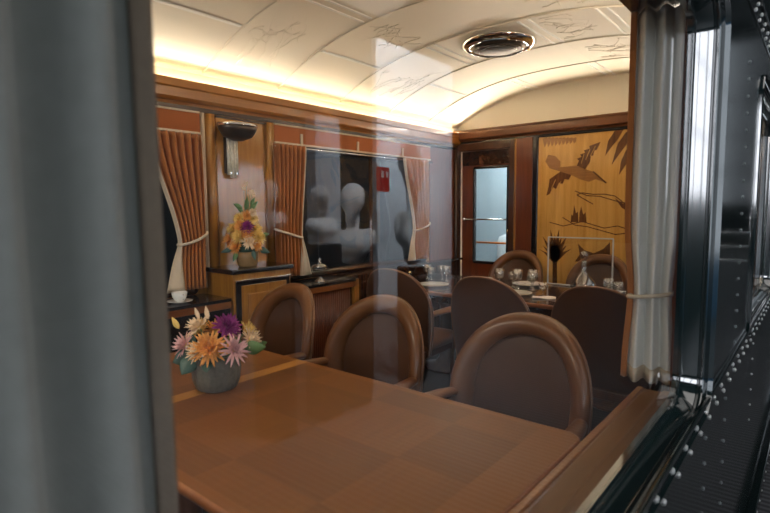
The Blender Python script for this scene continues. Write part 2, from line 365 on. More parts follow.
# low relief sprays of branches in alternate ceiling panels
for k, (xa, xb) in [(2, (-2.95, -2.3)), (4, (-2.95, -2.3)), (3, (-1.4, -.9)), (5, (-1.4, -.9)), (4, (-1.45, -1.1)), (3, (-2.1, -2.45))]:
    mb = MB(); ya, yb = rings[k]+.06, rings[k+1]-.06
    for j in range(9):
        x, y = xa+(xb-xa)*random.random()*.3, ya+(yb-ya)*random.random()
        a = random.uniform(-.5, .5); p = []
        for q in range(10):
            p.append((x, y, vz(x)+.001)); x += (xb-xa)*.075*math.cos(a); y += .05*math.sin(a); a += random.uniform(-.5, .5)
            y = min(max(y, ya), yb)
        mb.tube(p, [.0042*(1-.07*q) for q in range(10)], 5)
        c = p[random.randint(3, 7)]
        for q in range(3):
            aa = random.uniform(0, 6.28); e = [(c[0]+.02*t*math.cos(aa), min(max(c[1]+.02*t*math.sin(aa), ya), yb)) for t in range(4)]
            mb.tube([(u, v, vz(u)+.001) for u, v in e], .0035, 5)
    trim(mb, M['cream'])

# far side wall with two windows
fwin = [(.45, 1.80), (2.48, 4.36)]
zb, zt = .885, 1.885
struct(slab('wall_left', M['oak'], rect(Y0, 0, YE, H+.86), [rect(a, zb, b, zt) for a, b in fwin], 'x', FW-.10, .10))
for i, (a, b) in enumerate(fwin):
    w = struct(frame_loft([(FW+.012, -.02), (FW+.012, .03), (FW-.09, .03), (FW-.09, -.0)], a, zb, b, zt, .02).build('window_%d' % (i+3), M['dark']))
    MB().b2((FW-.075, a, zb), (FW-.069, b, zt)).build('window_pane', M['pane2'], w)
    if i == 1:
        MB().b2((FW-.08, 3.60, zb), (FW-.06, 3.625, zt)).build('glazing_bar', M['dark_z'], w)
# end wall with door opening
yz = [(FW, 0), (-.30, 0), (-.30, H+.84)]+[(x, vz(x)+.01) for x in [XC+HW-.02-(2*HW-.04)*i/40 for i in range(41)]]+[(FW, H+.84)]
hole = rect(-3.05, .02, -2.46, H+.60)
we = struct(slab('wall_end', M['cream'], yz, [hole], 'y', YE, .06))
# end wall wood cladding below the cornice
def endbox(x0, z0, x1, z1, d, m, name='trim', bevel=.003):
    mb = MB().b2((x0, YE-d, z0), (x1, YE, z1)); return trim(mb, m, bevel)
endbox(-2.165, 0, -.36, .62, .012, M['dark_z'])
endbox(-2.46, 0, -2.405, H+.68, .05, M['dark_z'])
endbox(-2.405, 0, -2.215, H+.685, .035, M['red'])
endbox(-2.405, 0, -2.385, H+.685, .042, M['oak'])
endbox(-2.215, 0, -2.165, H+.685, .03, M['black'])
endbox(-3.10, 0, -3.05, H+.68, .05, M['dark_z'])
endbox(-3.05, H+.60, -2.46, H+.68, .04, M['dark_z'])
endbox(-.72, 0, -.36, H+.685, .02, M['dark_z'])
# door leaf, set back in its frame
d = struct(slab('door_1', M['red'], rect(-3.05, .02, -2.46, H+.60), [rect(-2.90, .82, -2.50, H+.425)], 'y', YE+.03, .04))
frame_loft([(YE+.022, -.012), (YE+.022, .016), (YE+.05, .016), (YE+.05, -.012)], -2.90, .82, -2.50, H+.425, .012, 'y').build('glazing_bead', M['black'], d)
MB().b2((-2.90, YE+.045, .82), (-2.50, YE+.051, H+.425)).build('door_pane', M['pane2'], d)
MB().b2((-3.045, YE+.024, H+.45), (-2.465, YE+.0295, H+.595)).build('recess_shade', M['dark'], d)  # dark sheet painting the shade of the recess above the glass
hb = MB().tube([(-3.0, YE-.01, H-.125), (-2.50, YE-.01, H-.125)], .009)
for x in (-2.985, -2.52): hb.tube([(x, YE-.01, H-.125), (x, YE+.035, H-.125)], .008)
hb.lathe([(0, -.02), (.018, -.016), (.022, 0), (.018, .016), (0, .02)], (-3.0, YE-.01, H-.125), 16)
hb.build('door_handle', M['chrome'], d)
MB().lathe([(0, -.03), (.012, -.028), (.02, -.01), (.012, .01), (0, .014)], (-2.485, YE, H-.24), 14).build('door_knob', M['brass'], d)
# vestibule behind the door
wv = struct(MB().b2((-3.75, 6.35, 0), (-1.6, 6.40, 2.5)).build('wall_vestibule_end', M['vest']))
struct(MB().b2((-3.75, 5.03, 0), (-3.70, 6.35, 2.5)).build('wall_vestibule_left', M['dark_z']))
struct(MB().b2((-3.75, 5.03, 2.5), (-1.5, 6.4, 2.54)).build('ceiling_vestibule', M['cream']))
struct(MB().b2((-1.6, 5.03, 0), (-1.55, 6.4, 2.5)).build('wall_vestibule_right', M['vest']))
for x, z in ((-3.22, 1.98), (-3.17, 1.40), (-2.96, 1.90)):
    MB().lathe([(0, -.022), (.016, -.018), (.022, 0), (.016, .018), (0, .022)], (x, 6.335, z), 12).build('knob', M['black'], wv)
t = thing('tip_up_seat', 'pale grey padded seat seen through the glazed end door', 'seat', (-3.10, 6.1, .45))
MB().lathe([(.02, .62), (.13, .58), (.16, .50), (.165, .22), (.15, .14), (.0, .12)], (0, .12, 0), 24, 1, .25).build('backrest', M['plaster'], t)
MB().b2((-.17, -.22, -.02), (.17, .1, .06)).build('seat', M['plaster'], t, .02)
for s in (-1, 1): MB().tube([(s*.14, -.1, -.02), (s*.14, -.1, -.449)], .014).build('leg', M['chrome'], t)
tag(MB().tube([(-3.35, 5.75, .98), (-2.2, 5.75, .98)], .012).build('grab_rail', M['orangep']), 'thin orange rail behind the glass of the end door', 'rail')

# cornices
def cornice(pts, x_in, sgn):
    pass
for side, xw, s in (('left', FW, 1), ('right', NW+.02, -1)):
    prof = [(0, .645), (.022, .645), (.027, .662), (.046, .668), (.058, .684), (.061, .735), (.068, .745), (.068, .790), (.060, .790), (.060, .762), (0, .762)]
    mb = MB(); L = [(xw+s*u, Y0, H+v) for u, v in prof]+[(xw+s*u, YE, H+v) for u, v in prof]; k = len(prof)
    mb.add(L, [(i, (i+1) % k, k+(i+1) % k, k+i) for i in range(k)]+[tuple(range(k)), tuple(reversed(range(k, 2*k)))])
    trim(mb, M['cornice'])
    trim(MB().b2((xw, Y0, H+.7625), (xw+s*.006, YE, H+.868)).b2((xw+s*.006, Y0, H+.7625), (xw+s*.0565, YE, H+.766)).b2((xw+s*.0565, Y0, H+.7625), (xw+s*.0598, YE, H+.788)), M['cream'])  # cream wall strip; hidden cream liner added to whiten the cove bounce
    trim(MB().b2((xw, Y0, H+.618), (xw+s*.022, YE, H+.645)), M['dark'])  # dark strip painting the thin shadow under the cornice
mb = MB(); prof = [(0, .70), (.03, .70), (.035, .715), (.07, .725), (.075, .795), (.085, .80), (.085, .815), (.045, .815), (.045, .80), (0, .80)]
k = len(prof); L = [(FW, YE-u, H+v) for u, v in prof]+[(NW, YE-u, H+v) for u, v in prof]
mb.add(L, [(i, (i+1) % k, k+(i+1) % k, k+i) for i in range(k)]+[tuple(range(k)), tuple(reversed(range(k, 2*k)))])
trim(mb, wood('cornice_red_wood', (.12, .035, .010), (.21, .07, .017), 'x'))
trim(MB().b2((FW, YE-.028, H+.672), (NW, YE, H+.70)), M['black'])

# pilaster between the far windows: half columns, panel
def halfcol(y, r, m, z0, z1):
    trim(MB().tube([(FW-.002, y, z0), (FW-.002, y, z1)], r, 20), m)
for y, r in ((1.895, .018), (2.375, .012)): halfcol(y, r, M['creamcloth'] if y < 2 else M['oak'], .9, H+.62)
for y in (1.945, 2.425): halfcol(y, .040, M['oak'], .9, H+.615)
trim(MB().b2((FW, 1.985, 1.0), (FW+.012, 2.365, H+.60)), wood('sconce_panel_wood', (.32, .14, .022), (.50, .24, .045), 'z', .14, .5, 5), .003)
for z in (H+.60,): trim(MB().b2((FW, 1.99, z), (FW+.02, 2.41, z+.012)), M['dark'])
trim(MB().b2((FW, 4.44, 0), (FW+.01, 4.93, H+.62)), M['red'], .003)
trim(MB().tube([(FW+.03, 4.90, 0), (FW+.03, 4.90, H+.62)], .014, 10), M['bronze'])

# pelmets, rods and tabs over the far windows
for i, (a, b) in enumerate(((.40, 1.865), (2.455, 4.42))):
    t = thing('pelmet', ['rust cloth pelmet with cream edging over the left far window', 'rust cloth pelmet with three cream tabs over the wide far window'][i], 'pelmet', (FW+.006, 0, H), 0, 'rust pelmets over the far windows')
    MB().b2((0, a, .485), (.022, b, .615)).build('pelmet_board', M['rustflat'], t, .002)
    MB().b2((0, a, .475), (.030, b, .489)).build('lower_edging', M['creamcloth'], t, .002)
    MB().b2((0, a, .606), (.028, b, .618)).build('upper_edging', M['creamcloth'], t, .002)
    if i:
        for y in (2.71, 3.34, 3.96): MB().b2((.022, y-.012, .489), (.030, y+.012, .565)).build('tab', M['creamcloth'], t, .002)
tag(MB().tube([(FW+.055, 2.43, H+.452), (FW+.055, 4.42, H+.452)], .007).build('curtain_rod', M['chrome']), 'thin pale metal rod running above the wide far window', 'curtain rod')

# ------------------------------------------------------------------ curtains on the far side
def far_curtain(y0, y1, side, label, tie, ylow=None):
    """side=+1: drape held toward larger y; the free edge is at the other side"""
    t = thing('curtain', label, 'curtain', (FW+.055, 0, H), 0, 'rust curtains at the far windows')
    W = y1-y0; nf = 7; ztop, zbot = .468, -.50
    def edges(v):
        z = ztop+(zbot-ztop)*v; tv = .68
        q = min(1, v/tv); w = (1-(1-tie)*(q*q*(3-2*q)*.55+.45*q)) if v < tv else (tie+.05*(1-math.exp(-((v-tv)/.10)**2)))
        if side > 0: return y1-W*w, y1, z
        return y0, y0+W*w, z
    def f(u, v):
        a, b, z = edges(v); uu = u if side > 0 else 1-u
        return (.024*math.sin(uu*nf*2*PI+.6*math.sin(v*4))*(.9+.1*math.sin(9*u))+.012, a+(b-a)*u, z)
    MB().grid(f, 84, 30).build('drape', M['rust'], t, solid=.004)
    def lin(u, v):
        a, b, z = edges(v); e = a if side > 0 else b
        s = -1 if side > 0 else 1
        wid = .022+.10*max(0, (v-.70))/.3*1.0
        return (.026+.010*math.sin(u*6), e+s*wid*(u-.3), z-.004)
    MB().grid(lin, 8, 30).build('cream_lining', M['creamcloth'], t, solid=.004)
    a, b, z = edges(.68)
    c = (a+b)/2; hw = (b-a)/2+.014
    pts = []
    for i in range(25):
        q = PI*i/24; yy = c+hw*math.cos(q) ; pts.append((.05*math.sin(q)+.012, yy, z+.012+(.035 if side > 0 else -.035)*math.cos(q)-.012*math.sin(q)))
    MB().tube(pts, .009, 8).build('tieback', M['creamcloth'], t)
    return t
far_curtain(1.50, 1.845, 1, 'rust curtain with cream lining beside the left far window', .50)
far_curtain(2.42, 2.70, -1, 'rust curtain at the left side of the wide far window, near the flowers', .80)
far_curtain(3.93, 4.33, 1, 'rust curtain at the right side of the wide far window, by the corner', .62)

# ------------------------------------------------------------------ near side wall and windows
WZ0, WZ1 = H-.625, H+.60
nwin = [(-.45, 1.885), (3.04, 4.95)]
wr = struct(slab('wall_right', M['green'], rect(Y0, -.42, 7.5, 2.9), [rrect(a, WZ0, b, WZ1, .09) for a, b in nwin], 'x', -.33, .08))
struct(slab('wall_right_panelling', M['red'], rect(Y0, 0, YE, H+.85), [rect(a-.02, WZ0-.02, b+.02, WZ1) for a, b in nwin], 'x', NW, .028))
for i, (a, b) in enumerate(nwin):
    w = struct(frame_loft([(-.33, -.004), (-.252, -.020), (-.242, -.019), (-.237, -.014), (-.264, .002), (-.269, .002), (-.271, -.001), (-.277, -.001), (-.279, .003), (-.309, .015), (-.322, .017), (-.326, .024), (-.345, .024), (-.345, -.004)],
               a, WZ0, b, WZ1, .09).build('window_%d' % (i+1), M['teal']))
    q = w.modifiers.new('split', 'EDGE_SPLIT'); q.split_angle = math.radians(17)
    MB().b2((-.3325, a-.003, WZ0-.003), (-.3275, b+.003, WZ1+.003)).build('window_pane', M['pane'], w)
# belt mouldings
for z, h_, d in ((H-.603, .016, .012), (H+.845, .02, .016)):
    trim(MB().b2((-.25, Y0, z-h_/2), (-.25+d, 7.5, z+h_/2)), M['green'], .004)
trim(MB().b2((-.252, Y0, H-.69), (-.244, 7.5, H-.61)), M['green'], .002)
trim(MB().b2((-.252, Y0, H+.745), (-.244, 7.5, H+.835)), M['green'], .002)
trim(MB().b2((-.252, Y0, -.45), (-.20, 7.5, -.33)), M['green'], .008)
# rivets: domes on the outer skin
def rivet_mesh(r, h, m):
    mb = MB().lathe([(r, 0), (r*.92, h*.5), (r*.6, h*.87), (0, h)], n=10)
    mb.v = [(z, x, y) for x, y, z in mb.v]
    o = mb.build('rivet', m, wr); return o
RB = rivet_mesh(.0085, .006, M['rivet']); RS = rivet_mesh(.0065, .005, M['rivetd'])
spots = []
for k in range(40):
    y = 1.05+.157*k
    spots.append((RB, -.244, y, H-.632)); spots.append((RB, -.244, y+.075, H-.673))
for k in range(26):
    y = 2.28+.157*k
    spots.append((RB, -.244, y, H+.770)); spots.append((RB, -.244, y+.075, H+.812))
for y, n_ in ((1.955, 18), (2.55, 18)):
    for k in range(n_): spots.append((RS, -.25, y, H-.56+.066*k))
for y, n_ in ((2.35, 8), (3.4, 6), (1.9, 6)):
    for k in range(n_): spots.append((RS, -.25, y, H-.74-.085*k))
for k in range(26): spots.append((RS, -.20, 1.8+.15*k, -.36))
spots.sort(key=lambda s: (s[2]))
near = spots[:98]; far = spots[98:]
first = {}
for proto, x, y, z in near:
    if proto not in first: first[proto] = 1; o = proto
    else: o = proto.copy(); COL.objects.link(o)
    o.location = (x, y, z)
mb = MB()
for proto, x, y, z in far:
    r, h_ = (.0085, .006) if proto is RB else (.0065, .005)
    q = MB().lathe([(r, 0), (r*.92, h_*.5), (0, h_)], n=8)
    mb.add([(x+c, y+a, z+b) for a, b, c in q.v], q.f, True)
o = mb.build('rivet', M['rivet'], wr); o['kind'] = 'stuff'

# inner window ledge on the near side
t = struct(MB().b2((-.465, -.9, H-.668), (-.345, 1.985, H-.645)).build('window_ledge', M['sill'], bevel=.004))
for a, b, z, m in ((-.478, -.455, .640, 'oak_y'), (-.395, -.345, .637, 'sill')):
    MB().b2((a, -.9, H-.668), (b, 1.985, H-z)).build('ledge_lip', M[m], t, bevel=.005)
struct(MB().b2((-.45, -.9, .02), (-.37, 1.985, H-.668)).build('trim_ledge_apron', M['dark_z']))

# near curtains
trim(MB().b2((-.532, Y0, H+.648), (-.361, 2.03, H+.86)), M['dark'], .004)
def near_curtain(name, label, cx, cy, ang, W, amp, nf, tie, group, mats, zt=H+.646, zb_=H-.60, flare=1.0, edge_u=1):
    t = thing(name, label, 'curtain', (cx, cy, 0), ang, group)
    def wid(v):
        if not tie: return 1+.06*v
        tv = tie
        return (1-.22*math.exp(-((v-tv)/.12)**2)) if v < tv else (.78+.16*(1-math.exp(-((v-tv)/.12)**2)))
    def f(u, v):
        w = W*wid(v)
        return ((u-.5)*w, amp*math.sin(u*nf*2*PI+.5*math.sin(v*3)+.3)*(.8+.3*math.sin(3.1*u+1))+.01*math.sin(v*3.1), zt+(zb_-zt)*v)
    MB().grid(f, 110, 36).build('drape', mats[0], t, solid=.004)
    for e in ((0, 1) if edge_u == 2 else (edge_u,)):
        def g(u, v):
            p = f(e, v); return (p[0]+(u-.5)*.020, p[1]-.006+.003*math.cos(u*PI), p[2])
        MB().grid(g, 4, 36).build('edge_braid', mats[1], t, solid=.005)
    def hm(u, v):
        p = f(u, 1-.035*(1-v)*1.0); return (p[0], p[1]-.004, p[2]-.004*v)
    MB().grid(hm, 110, 2).build('hem', mats[2], t, solid=.006)
    if tie:
        z = zt+(zb_-zt)*tie; w = W*wid(tie)/2+.006; pts = []
        for i in range(33):
            a = 2*PI*i/32; pts.append((w*math.cos(a), (amp+.012)*math.sin(a), z+.010*math.cos(a)))
        MB().tube(pts, .0075, 8, False).build('tieback', M['creamcloth'], t)
    return t
NC = 'curtains inside the near window'
near_curtain('curtain', 'blurred grey curtain hanging closest to the viewer', -.452, .072, math.radians(105.5), .375, .034, 4.3, 0, NC, (M['lining'], M['braid'], M['lining']), edge_u=1, zt=H+.646, zb_=H-.62)
near_curtain('curtain', 'gathered grey curtain tied back beside the window post', -.437, 1.95, math.radians(12), .165, .030, 3.0, .76, NC, (M['lining_lit'], M['rust'], M['creamcloth']), edge_u=2)
near_curtain('curtain', 'grey curtain seen through the next outer window beyond the riveted post', -.40, 3.25, math.radians(80), .34, .02, 4, 0, NC, (M['lining'], M['braid'], M['lining']), edge_u=1)

# ------------------------------------------------------------------ tables
def table(y0, y1, x0, x1, label, top='veneer'):
    cx, cy = (x0+x1)/2, (y0+y1)/2
    t = thing('dining_table', label, 'table', (cx, cy, 0), 0, 'long dining tables')
    hx, hy = (x1-x0)/2, (y1-y0)/2
    mb = MB(); lp = rrect(-hx, -hy, hx, hy, .045); mb.prism(lp, lambda u, v, w: (u, v, .728+w), .031)
    mb.build('tabletop', M[top], t)
    mb = MB(); k = len(lp); prof = [(.000, .7585), (.006, .757), (.010, .748), (.008, .736), (.0, .728)]
    def lpo(o): return rrect(-hx-o, -hy-o, hx+o, hy+o, .045+o)
    L = []
    for o_, z in prof: L += [(u, v, z) for u, v in lpo(o_)]
    mb.add(L, [(a*k+i, a*k+(i+1) % k, (a+1)*k+(i+1) % k, (a+1)*k+i) for a in range(len(prof)-1) for i in range(k)], True)
    mb.build('rounded_edge', M['edge'], t)
    MB().b2((-hx+.08, -hy+.08, .66), (hx-.08, hy-.08, .728)).build('apron', M['dark'], t, .004)
    for s in (-.6, .6):
        MB().lathe([(.22, 0), (.22, .02), (.10, .05), (.06, .10), (.055, .55), (.09, .62), (.12, .66)], (s*hx, 0, 0), 24, 1, .8).build('pedestal', M['legwood'], t)
    return t
table(.611, 1.471, -2.255, -.495, 'large bare parquet-veneered table carrying the low flower pot')
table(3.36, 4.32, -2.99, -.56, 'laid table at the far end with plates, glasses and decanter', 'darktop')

# ------------------------------------------------------------------ chairs
def chair(label):
    """armchair with rounded tub back; sits at the origin facing -y"""
    t = thing('dining_chair', label, 'chair', (0, 0, 0), 0, 'leather dining armchairs')
    def outline(th, s=1.0, inset=0):
        # th 0..1 runs bottom left, over the arch, to bottom right
        W_, zc, Ht, zb0 = .275-inset, .69, .295-inset, .36
        if th < .25:
            q = th/.25; return (-(W_*(.86+.14*math.sin(q*PI/2))), zb0+(zc-zb0)*q)
        if th > .75:
            q = (1-th)/.25; return ((W_*(.86+.14*math.sin(q*PI/2))), zb0+(zc-zb0)*q)
        a = PI-(th-.25)/.5*PI
        c, s_ = math.cos(a), math.sin(a)
        return (W_*math.copysign(abs(c)**.88, c), zc+Ht*abs(s_)**.95)
    def place(x, z, d):                     # d = offset toward the sitter (-y)
        return (x, .235+.16*(z-.45)-1.15*x*x-d, z)
    NT = 64
    # thick rolled border
    mb = MB(); rings_ = []
    prof = [(-.002, .0), (-.006, .016), (.000, .036), (.014, .052), (.034, .058), (.056, .050), (.070, .034), (.074, .016), (.074, .0)]
    for ins, d_ in prof:
        rings_.append([place(*outline(i/NT, inset=ins), d_) for i in range(NT+1)])
    vs = [p for r in rings_ for p in r]; k = NT+1
    mb.add(vs, [(a*k+i, a*k+i+1, (a+1)*k+i+1, (a+1)*k+i) for a in range(len(prof)-1) for i in range(NT)], True)
    back = mb.build('backrest_roll', M['leather'], t, solid=.004)
    # inner padded panel
    def panel(d0, bulge, ins0, name, m):
        mb = MB(); R_ = 10; L = []
        for r in range(R_+1):
            f = r/R_
            for i in range(NT+1):
                x, z = outline(i/NT, inset=ins0); zc = .62
                x2, z2 = x*(1-f), zc+(z-zc)*(1-f)
                L.append(place(x2, z2, d0+bulge*(1-(1-f)**3)))
        k = NT+1
        fs = [(a*k+i, a*k+i+1, (a+1)*k+i+1, (a+1)*k+i) for a in range(R_) for i in range(NT)]
        fs += [(a*k+NT, a*k, (a+1)*k, (a+1)*k+NT) for a in range(R_)]
        return mb.add(L, fs, True).build(name, m, t)
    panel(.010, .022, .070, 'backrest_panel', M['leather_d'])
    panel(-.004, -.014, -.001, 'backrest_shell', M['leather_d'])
    for nm, ins, d_, r in (('piping', -.003, -.002, .0055), ('inner_piping', .070, .020, .004)):
        MB().tube([place(*outline(i/NT, inset=ins), d_) for i in range(NT+1)], r, 6).build(nm, M['piping'], t)
    # seat
    lp = rrect(-.25, -.27, .25, .20, .07)
    mb = MB(); k = len(lp); L = []
    for o_, z in ((.02, .40), (0, .405), (-.002, .44), (.006, .465), (.03, .48), (.10, .487)):
        L += [(u, v, z) for u, v in rrect(-.25+o_, -.27+o_, .25-o_, .20-o_, max(.07-o_, .01))]
    mb.add(L, [(a*k+i, a*k+(i+1) % k, (a+1)*k+(i+1) % k, (a+1)*k+i) for a in range(5) for i in range(k)]+[tuple(range(5*k, 6*k)), tuple(reversed(range(k)))], True)
    mb.build('seat', M['leather'], t)
    MB().b2((-.235, -.25, .35), (.235, .20, .402)).build('seat_frame', M['legwood'], t, .006)
    for s in (-1, 1):
        pts = [(s*.245, .20, .66), (s*.275, .08, .672), (s*.285, -.06, .675), (s*.282, -.17, .668), (s*.278, -.215, .655)]
        mb = MB(); L = []; k = 12
        for (x, y, z), w, h_ in zip(pts, (.020, .032, .034, .034, .026), (.018, .022, .022, .022, .016)):
            for i in range(k):
                a = 2*PI*i/k; L.append((x+w*math.cos(a), y, z+h_*math.sin(a)))
        mb.add(L, [(a*k+i, a*k+(i+1) % k, (a+1)*k+(i+1) % k, (a+1)*k+i) for a in range(4) for i in range(k)]+[tuple(range(k)), tuple(range(4*k, 5*k))], True)
        a_ = mb.build('arm', M['leather'], t, sub=1)
        MB().tube([(s*.262, -.17, .36), (s*.272, -.175, .52), (s*.280, -.165, .66)], [.018, .014, .018], 8).build('arm_support', M['legwood'], a_)
        MB().tube([(s*.21, -.22, .36), (s*.215, -.235, .0)], [.022, .014], 8).build('leg', M['legwood'], t)
        MB().tube([(s*.20, .17, .36), (s*.215, .25, .0)], [.022, .014], 8).build('leg', M['legwood'], t)
    return t
c0 = chair('brown leather armchair nearest the viewer at the right corner of the bare table')
c0.location = (-.862, 1.63, 0); c0.rotation_euler = (0, 0, math.radians(0))
for x, y, rz, lab in (
    (-1.575, 1.62, 3, 'brown leather armchair in the middle of the far side of the bare table'),
    (-2.27, 1.62, -4, 'brown leather armchair in front of the cabinet, behind the low flower pot'),
    (-2.465, 1.01, 90, 'brown leather armchair at the window end of the bare table, mostly behind the grey curtain'),
    (-.905, 3.12, 180, 'armchair seen from behind, nearest the tied-back grey curtain'),
    (-1.585, 3.12, 180, 'armchair seen from behind, in the middle of the near side of the laid table'),
    (-2.33, 3.12, 183, 'armchair seen from behind, nearest the wide far window'),
    (-2.25, 4.48, 0, 'leather armchair at the far side of the laid table in front of the wooden post'),
    (-1.47, 4.48, 0, 'leather armchair at the far side of the laid table behind the clear acrylic stand')):
    dup(c0, (x, y, 0), math.radians(rz), lab)

# ------------------------------------------------------------------ low flower pot on the bare table
def petal_flower(mb, c, r, n, nrm, curl=.35, w=.22, layers=3):
    c = Vector(c); nrm = Vector(nrm).normalized(); a = nrm.orthogonal().normalized(); b = nrm.cross(a)
    for L in range(layers):
        rr = r*(1-.24*L); lift = .25+.42*L
        for i in range(n):
            q = 2*PI*(i+.5*L)/n+random.uniform(-.12, .12)
            d = a*math.cos(q)+b*math.sin(q); s = nrm.cross(d)
            rl = rr*random.uniform(.85, 1.1)
            k = 5; pts = []
            for j in range(k):
                f = j/(k-1); ww = w*r*math.sin(PI*(.12+.83*f))*.5
                p = c+d*(rl*f*math.cos(lift))+nrm*(rl*f*math.sin(lift)+curl*r*f*f*.6*(1 if L else -.4))
                pts += [p-s*ww+nrm*ww*.35, p, p+s*ww+nrm*ww*.35]
            mb.add(pts, [(j*3+m_, j*3+m_+1, j*3+m_+4, j*3+m_+3) for j in range(k-1) for m_ in (0, 1)], True)
    return mb
def leaf_shape(mb, base, dirv, L, W_, nrm=(0, 0, 1)):
    base = Vector(base); d = Vector(dirv).normalized(); s = d.cross(Vector(nrm)).normalized(); n_ = s.cross(d); pts = []
    k = 8
    for j in range(k+1):
        f = j/k; ww = W_*.5*math.sin(PI*f**.8)+.0008; p = base+d*L*f+n_*(-.12*L*f*f)
        pts += [p-s*ww, p-n_*.1*ww, p+s*ww]
    mb.add(pts, [(j*3+m_, j*3+m_+1, j*3+m_+4, j*3+m_+3) for j in range(k) for m_ in (0, 1)], True)
    return mb
fa = thing('flower_arrangement', 'orange, pink and purple flowers in a ribbed green pot on the bare table', 'flowers', (-1.675, 1.045, .7595), math.radians(0))
MB().lathe([(.0, .0), (.062, .0), (.076, .006), (.088, .035), (.092, .075), (.089, .115), (.086, .128), (.078, .128), (.080, .11), (.0, .10)], n=96, flute=.035, nf=22).build('pot', M['pot'], fa).scale = (.92, .92, 1)
MB().lathe([(.0, .105), (.078, .105), (.06, .118), (0, .122)], n=20).build('foam', M['leafd'], fa)
CR, CF = Vector((.77, .64, 0)), Vector((-.64, .77, 0))     # across the bouquet / through it
def fpos(u, z, w): return CR*u+CF*w+Vector((0, 0, z))
heads = [('orange', .005, .165, -.075, .070, 'orange chrysanthemum', 22), ('purple', .045, .225, -.01, .055, 'deep purple dahlia', 16), ('pink', -.095, .165, -.03, .055, 'pale pink daisy', 15),
         ('pink', .085, .155, -.065, .058, 'pale pink daisy', 15), ('peach', .125, .175, 0, .050, 'cream flower', 15), ('peach', -.055, .225, .0, .055, 'cream flower', 15),
         ('orange', -.02, .19, .07, .055, 'orange chrysanthemum', 14), ('yellow', .10, .20, .05, .045, 'yellow flower', 12), ('yellow', -.07, .20, .06, .05, 'yellow flower', 12), ('pink', .03, .18, .08, .05, 'pale pink daisy', 15), ('peach', -.04, .155, -.075, .045, 'cream flower', 15)]
for m, u, z, w, r, lab, n in heads:
    p = fpos(u, z, w); nr = Vector((p.x*1.0, p.y*1.0, .07))+CF*(-.03)
    h = petal_flower(MB(), p, r*1.05, n, nr, layers=5 if m in ('purple', 'orange') else 4, w=.17 if m != 'purple' else .30).build('flower', M[m], fa, solid=.0012, fix=False)
    h['label'] = lab
    MB().lathe([(0, -.006), (.010, -.004), (.011, .003), (.006, .009), (0, .011)], p, 10).build('flower_centre', M['yellow'] if m != 'purple' else M['purple'], h)
    MB().tube([p, fpos(u*.3, .11, w*.3)], .003, 5).build('stem', M['leaf'], h)
for (u, z, w, du, dz, dw, L_, W_, m) in ((-.07, .135, -.03, -1, -.35, -.5, .075, .062, 'leafd'), (-.06, .13, -.06, -.4, -.7, -.8, .07, .06, 'leafd'), (.11, .155, -.03, 1, .10, -.3, .085, .050, 'leaf'), (.12, .14, .0, .9, .35, .1, .07, .04, 'leaf'),
        (-.08, .16, .03, -1, .3, .4, .07, .045, 'leafd'), (.03, .14, .09, .3, .2, 1, .08, .05, 'leaf'), (0, .12, -.08, .1, -.4, -1, .05, .04, 'leafd'), (-.13, .22, .0, -.5, .8, 0, .05, .02, 'yellow'), (-.03, .25, .02, -.2, 1, 0, .05, .016, 'peach'), (-.055, .255, .0, -.4, 1, 0, .045, .014, 'peach')):
    leaf_shape(MB(), fpos(u, z, w), CR*du+CF*dw+Vector((0, 0, dz)), L_, W_, tuple(CF*-1)).build('leaf', M[m], fa, solid=.0012, fix=False)

# ------------------------------------------------------------------ cabinet, sideboards
cab = thing('corner_cabinet', 'tall wooden cabinet with a panelled door standing under the wall lamp', 'cabinet', (-2.80, 0, 0))
MB().b2((-.295, 1.885, .02), (0, 2.345, 1.005)).build('body', M['oak'], cab, .004)
MB().b2((-.297, 1.868, 1.005), (.02, 2.362, 1.035)).build('cabinet_top', M['black'], cab, .006)
dr = MB().b2((0, 1.90, .20), (.010, 2.33, .965)).build('door', M['black'], cab, .004)
MB().b2((.010, 1.935, .24), (.018, 2.295, .93)).build('door_frame', M['oak'], dr, .003)
MB().b2((.018, 1.975, .30), (.026, 2.255, .875)).build('door_panel', wood('bright_panel_wood', (.26, .11, .022), (.42, .19, .045), 'z'), dr, .006)
MB().b2((.010, 1.895, .955), (.022, 2.335, .967)).build('chrome_bead', M['chrome'], dr, .002)
for i, (a, b, lab) in enumerate(((.35, 1.862, 'low sideboard with dark top under the left far window, holding the cup'), (2.368, 3.06, 'low sideboard with dark top and slatted front under the wide far window'))):
    s = thing('sideboard', lab, 'sideboard', (-2.80, 0, 0), 0, 'low sideboards under the far windows')
    MB().b2((-.295, a, .02), (0 if i == 0 else -.02, b, .83)).build('body', M['dark_z'] if i else M['black'], s, .003)
    lp = rrect(-.295, a, .02, b, .01) if i == 0 else [(-.295, a), (.02, a)]+[(.02-.12*(1-math.cos(q)), b-.10+.10*math.sin(q)) for q in [PI/2*j/10 for j in range(11)]]+[(-.295, b)]
    MB().prism(lp, lambda u, v, w: (u, v, .845+w), .018).build('sideboard_top', M['black'], s)
    MB().b2((-.29, a+.001, .80), (.012, b-(.0 if i == 0 else .06), .845)).build('fascia', M['oak_y'], s, .003)
    if i:
        fr = MB().b2((-.021, a+.01, .08), (-.016, b-.08, .80)).build('tambour_front', M['dark_z'], s)
        mb = MB(); y = a+.02
        while y < b-.10: mb.tube([(-.016, y, .08), (-.016, y, .80)], .008, 6); y += .0205
        mb.build('slats', M['red'], fr)
        MB().b2((-.02, b-.085, .02), (.012, b-.03, .86)).build('end_post', M['oak'], s, .004)
        MB().b2((-.016, a+.005, .05), (.006, b-.08, .10)).build('plinth', M['oak_y'], s, .004)
struct(MB().b2((FW, 3.09, .845), (FW+.10, 4.94, .868)).build('trim_far_window_ledge', M['dark'], bevel=.003))
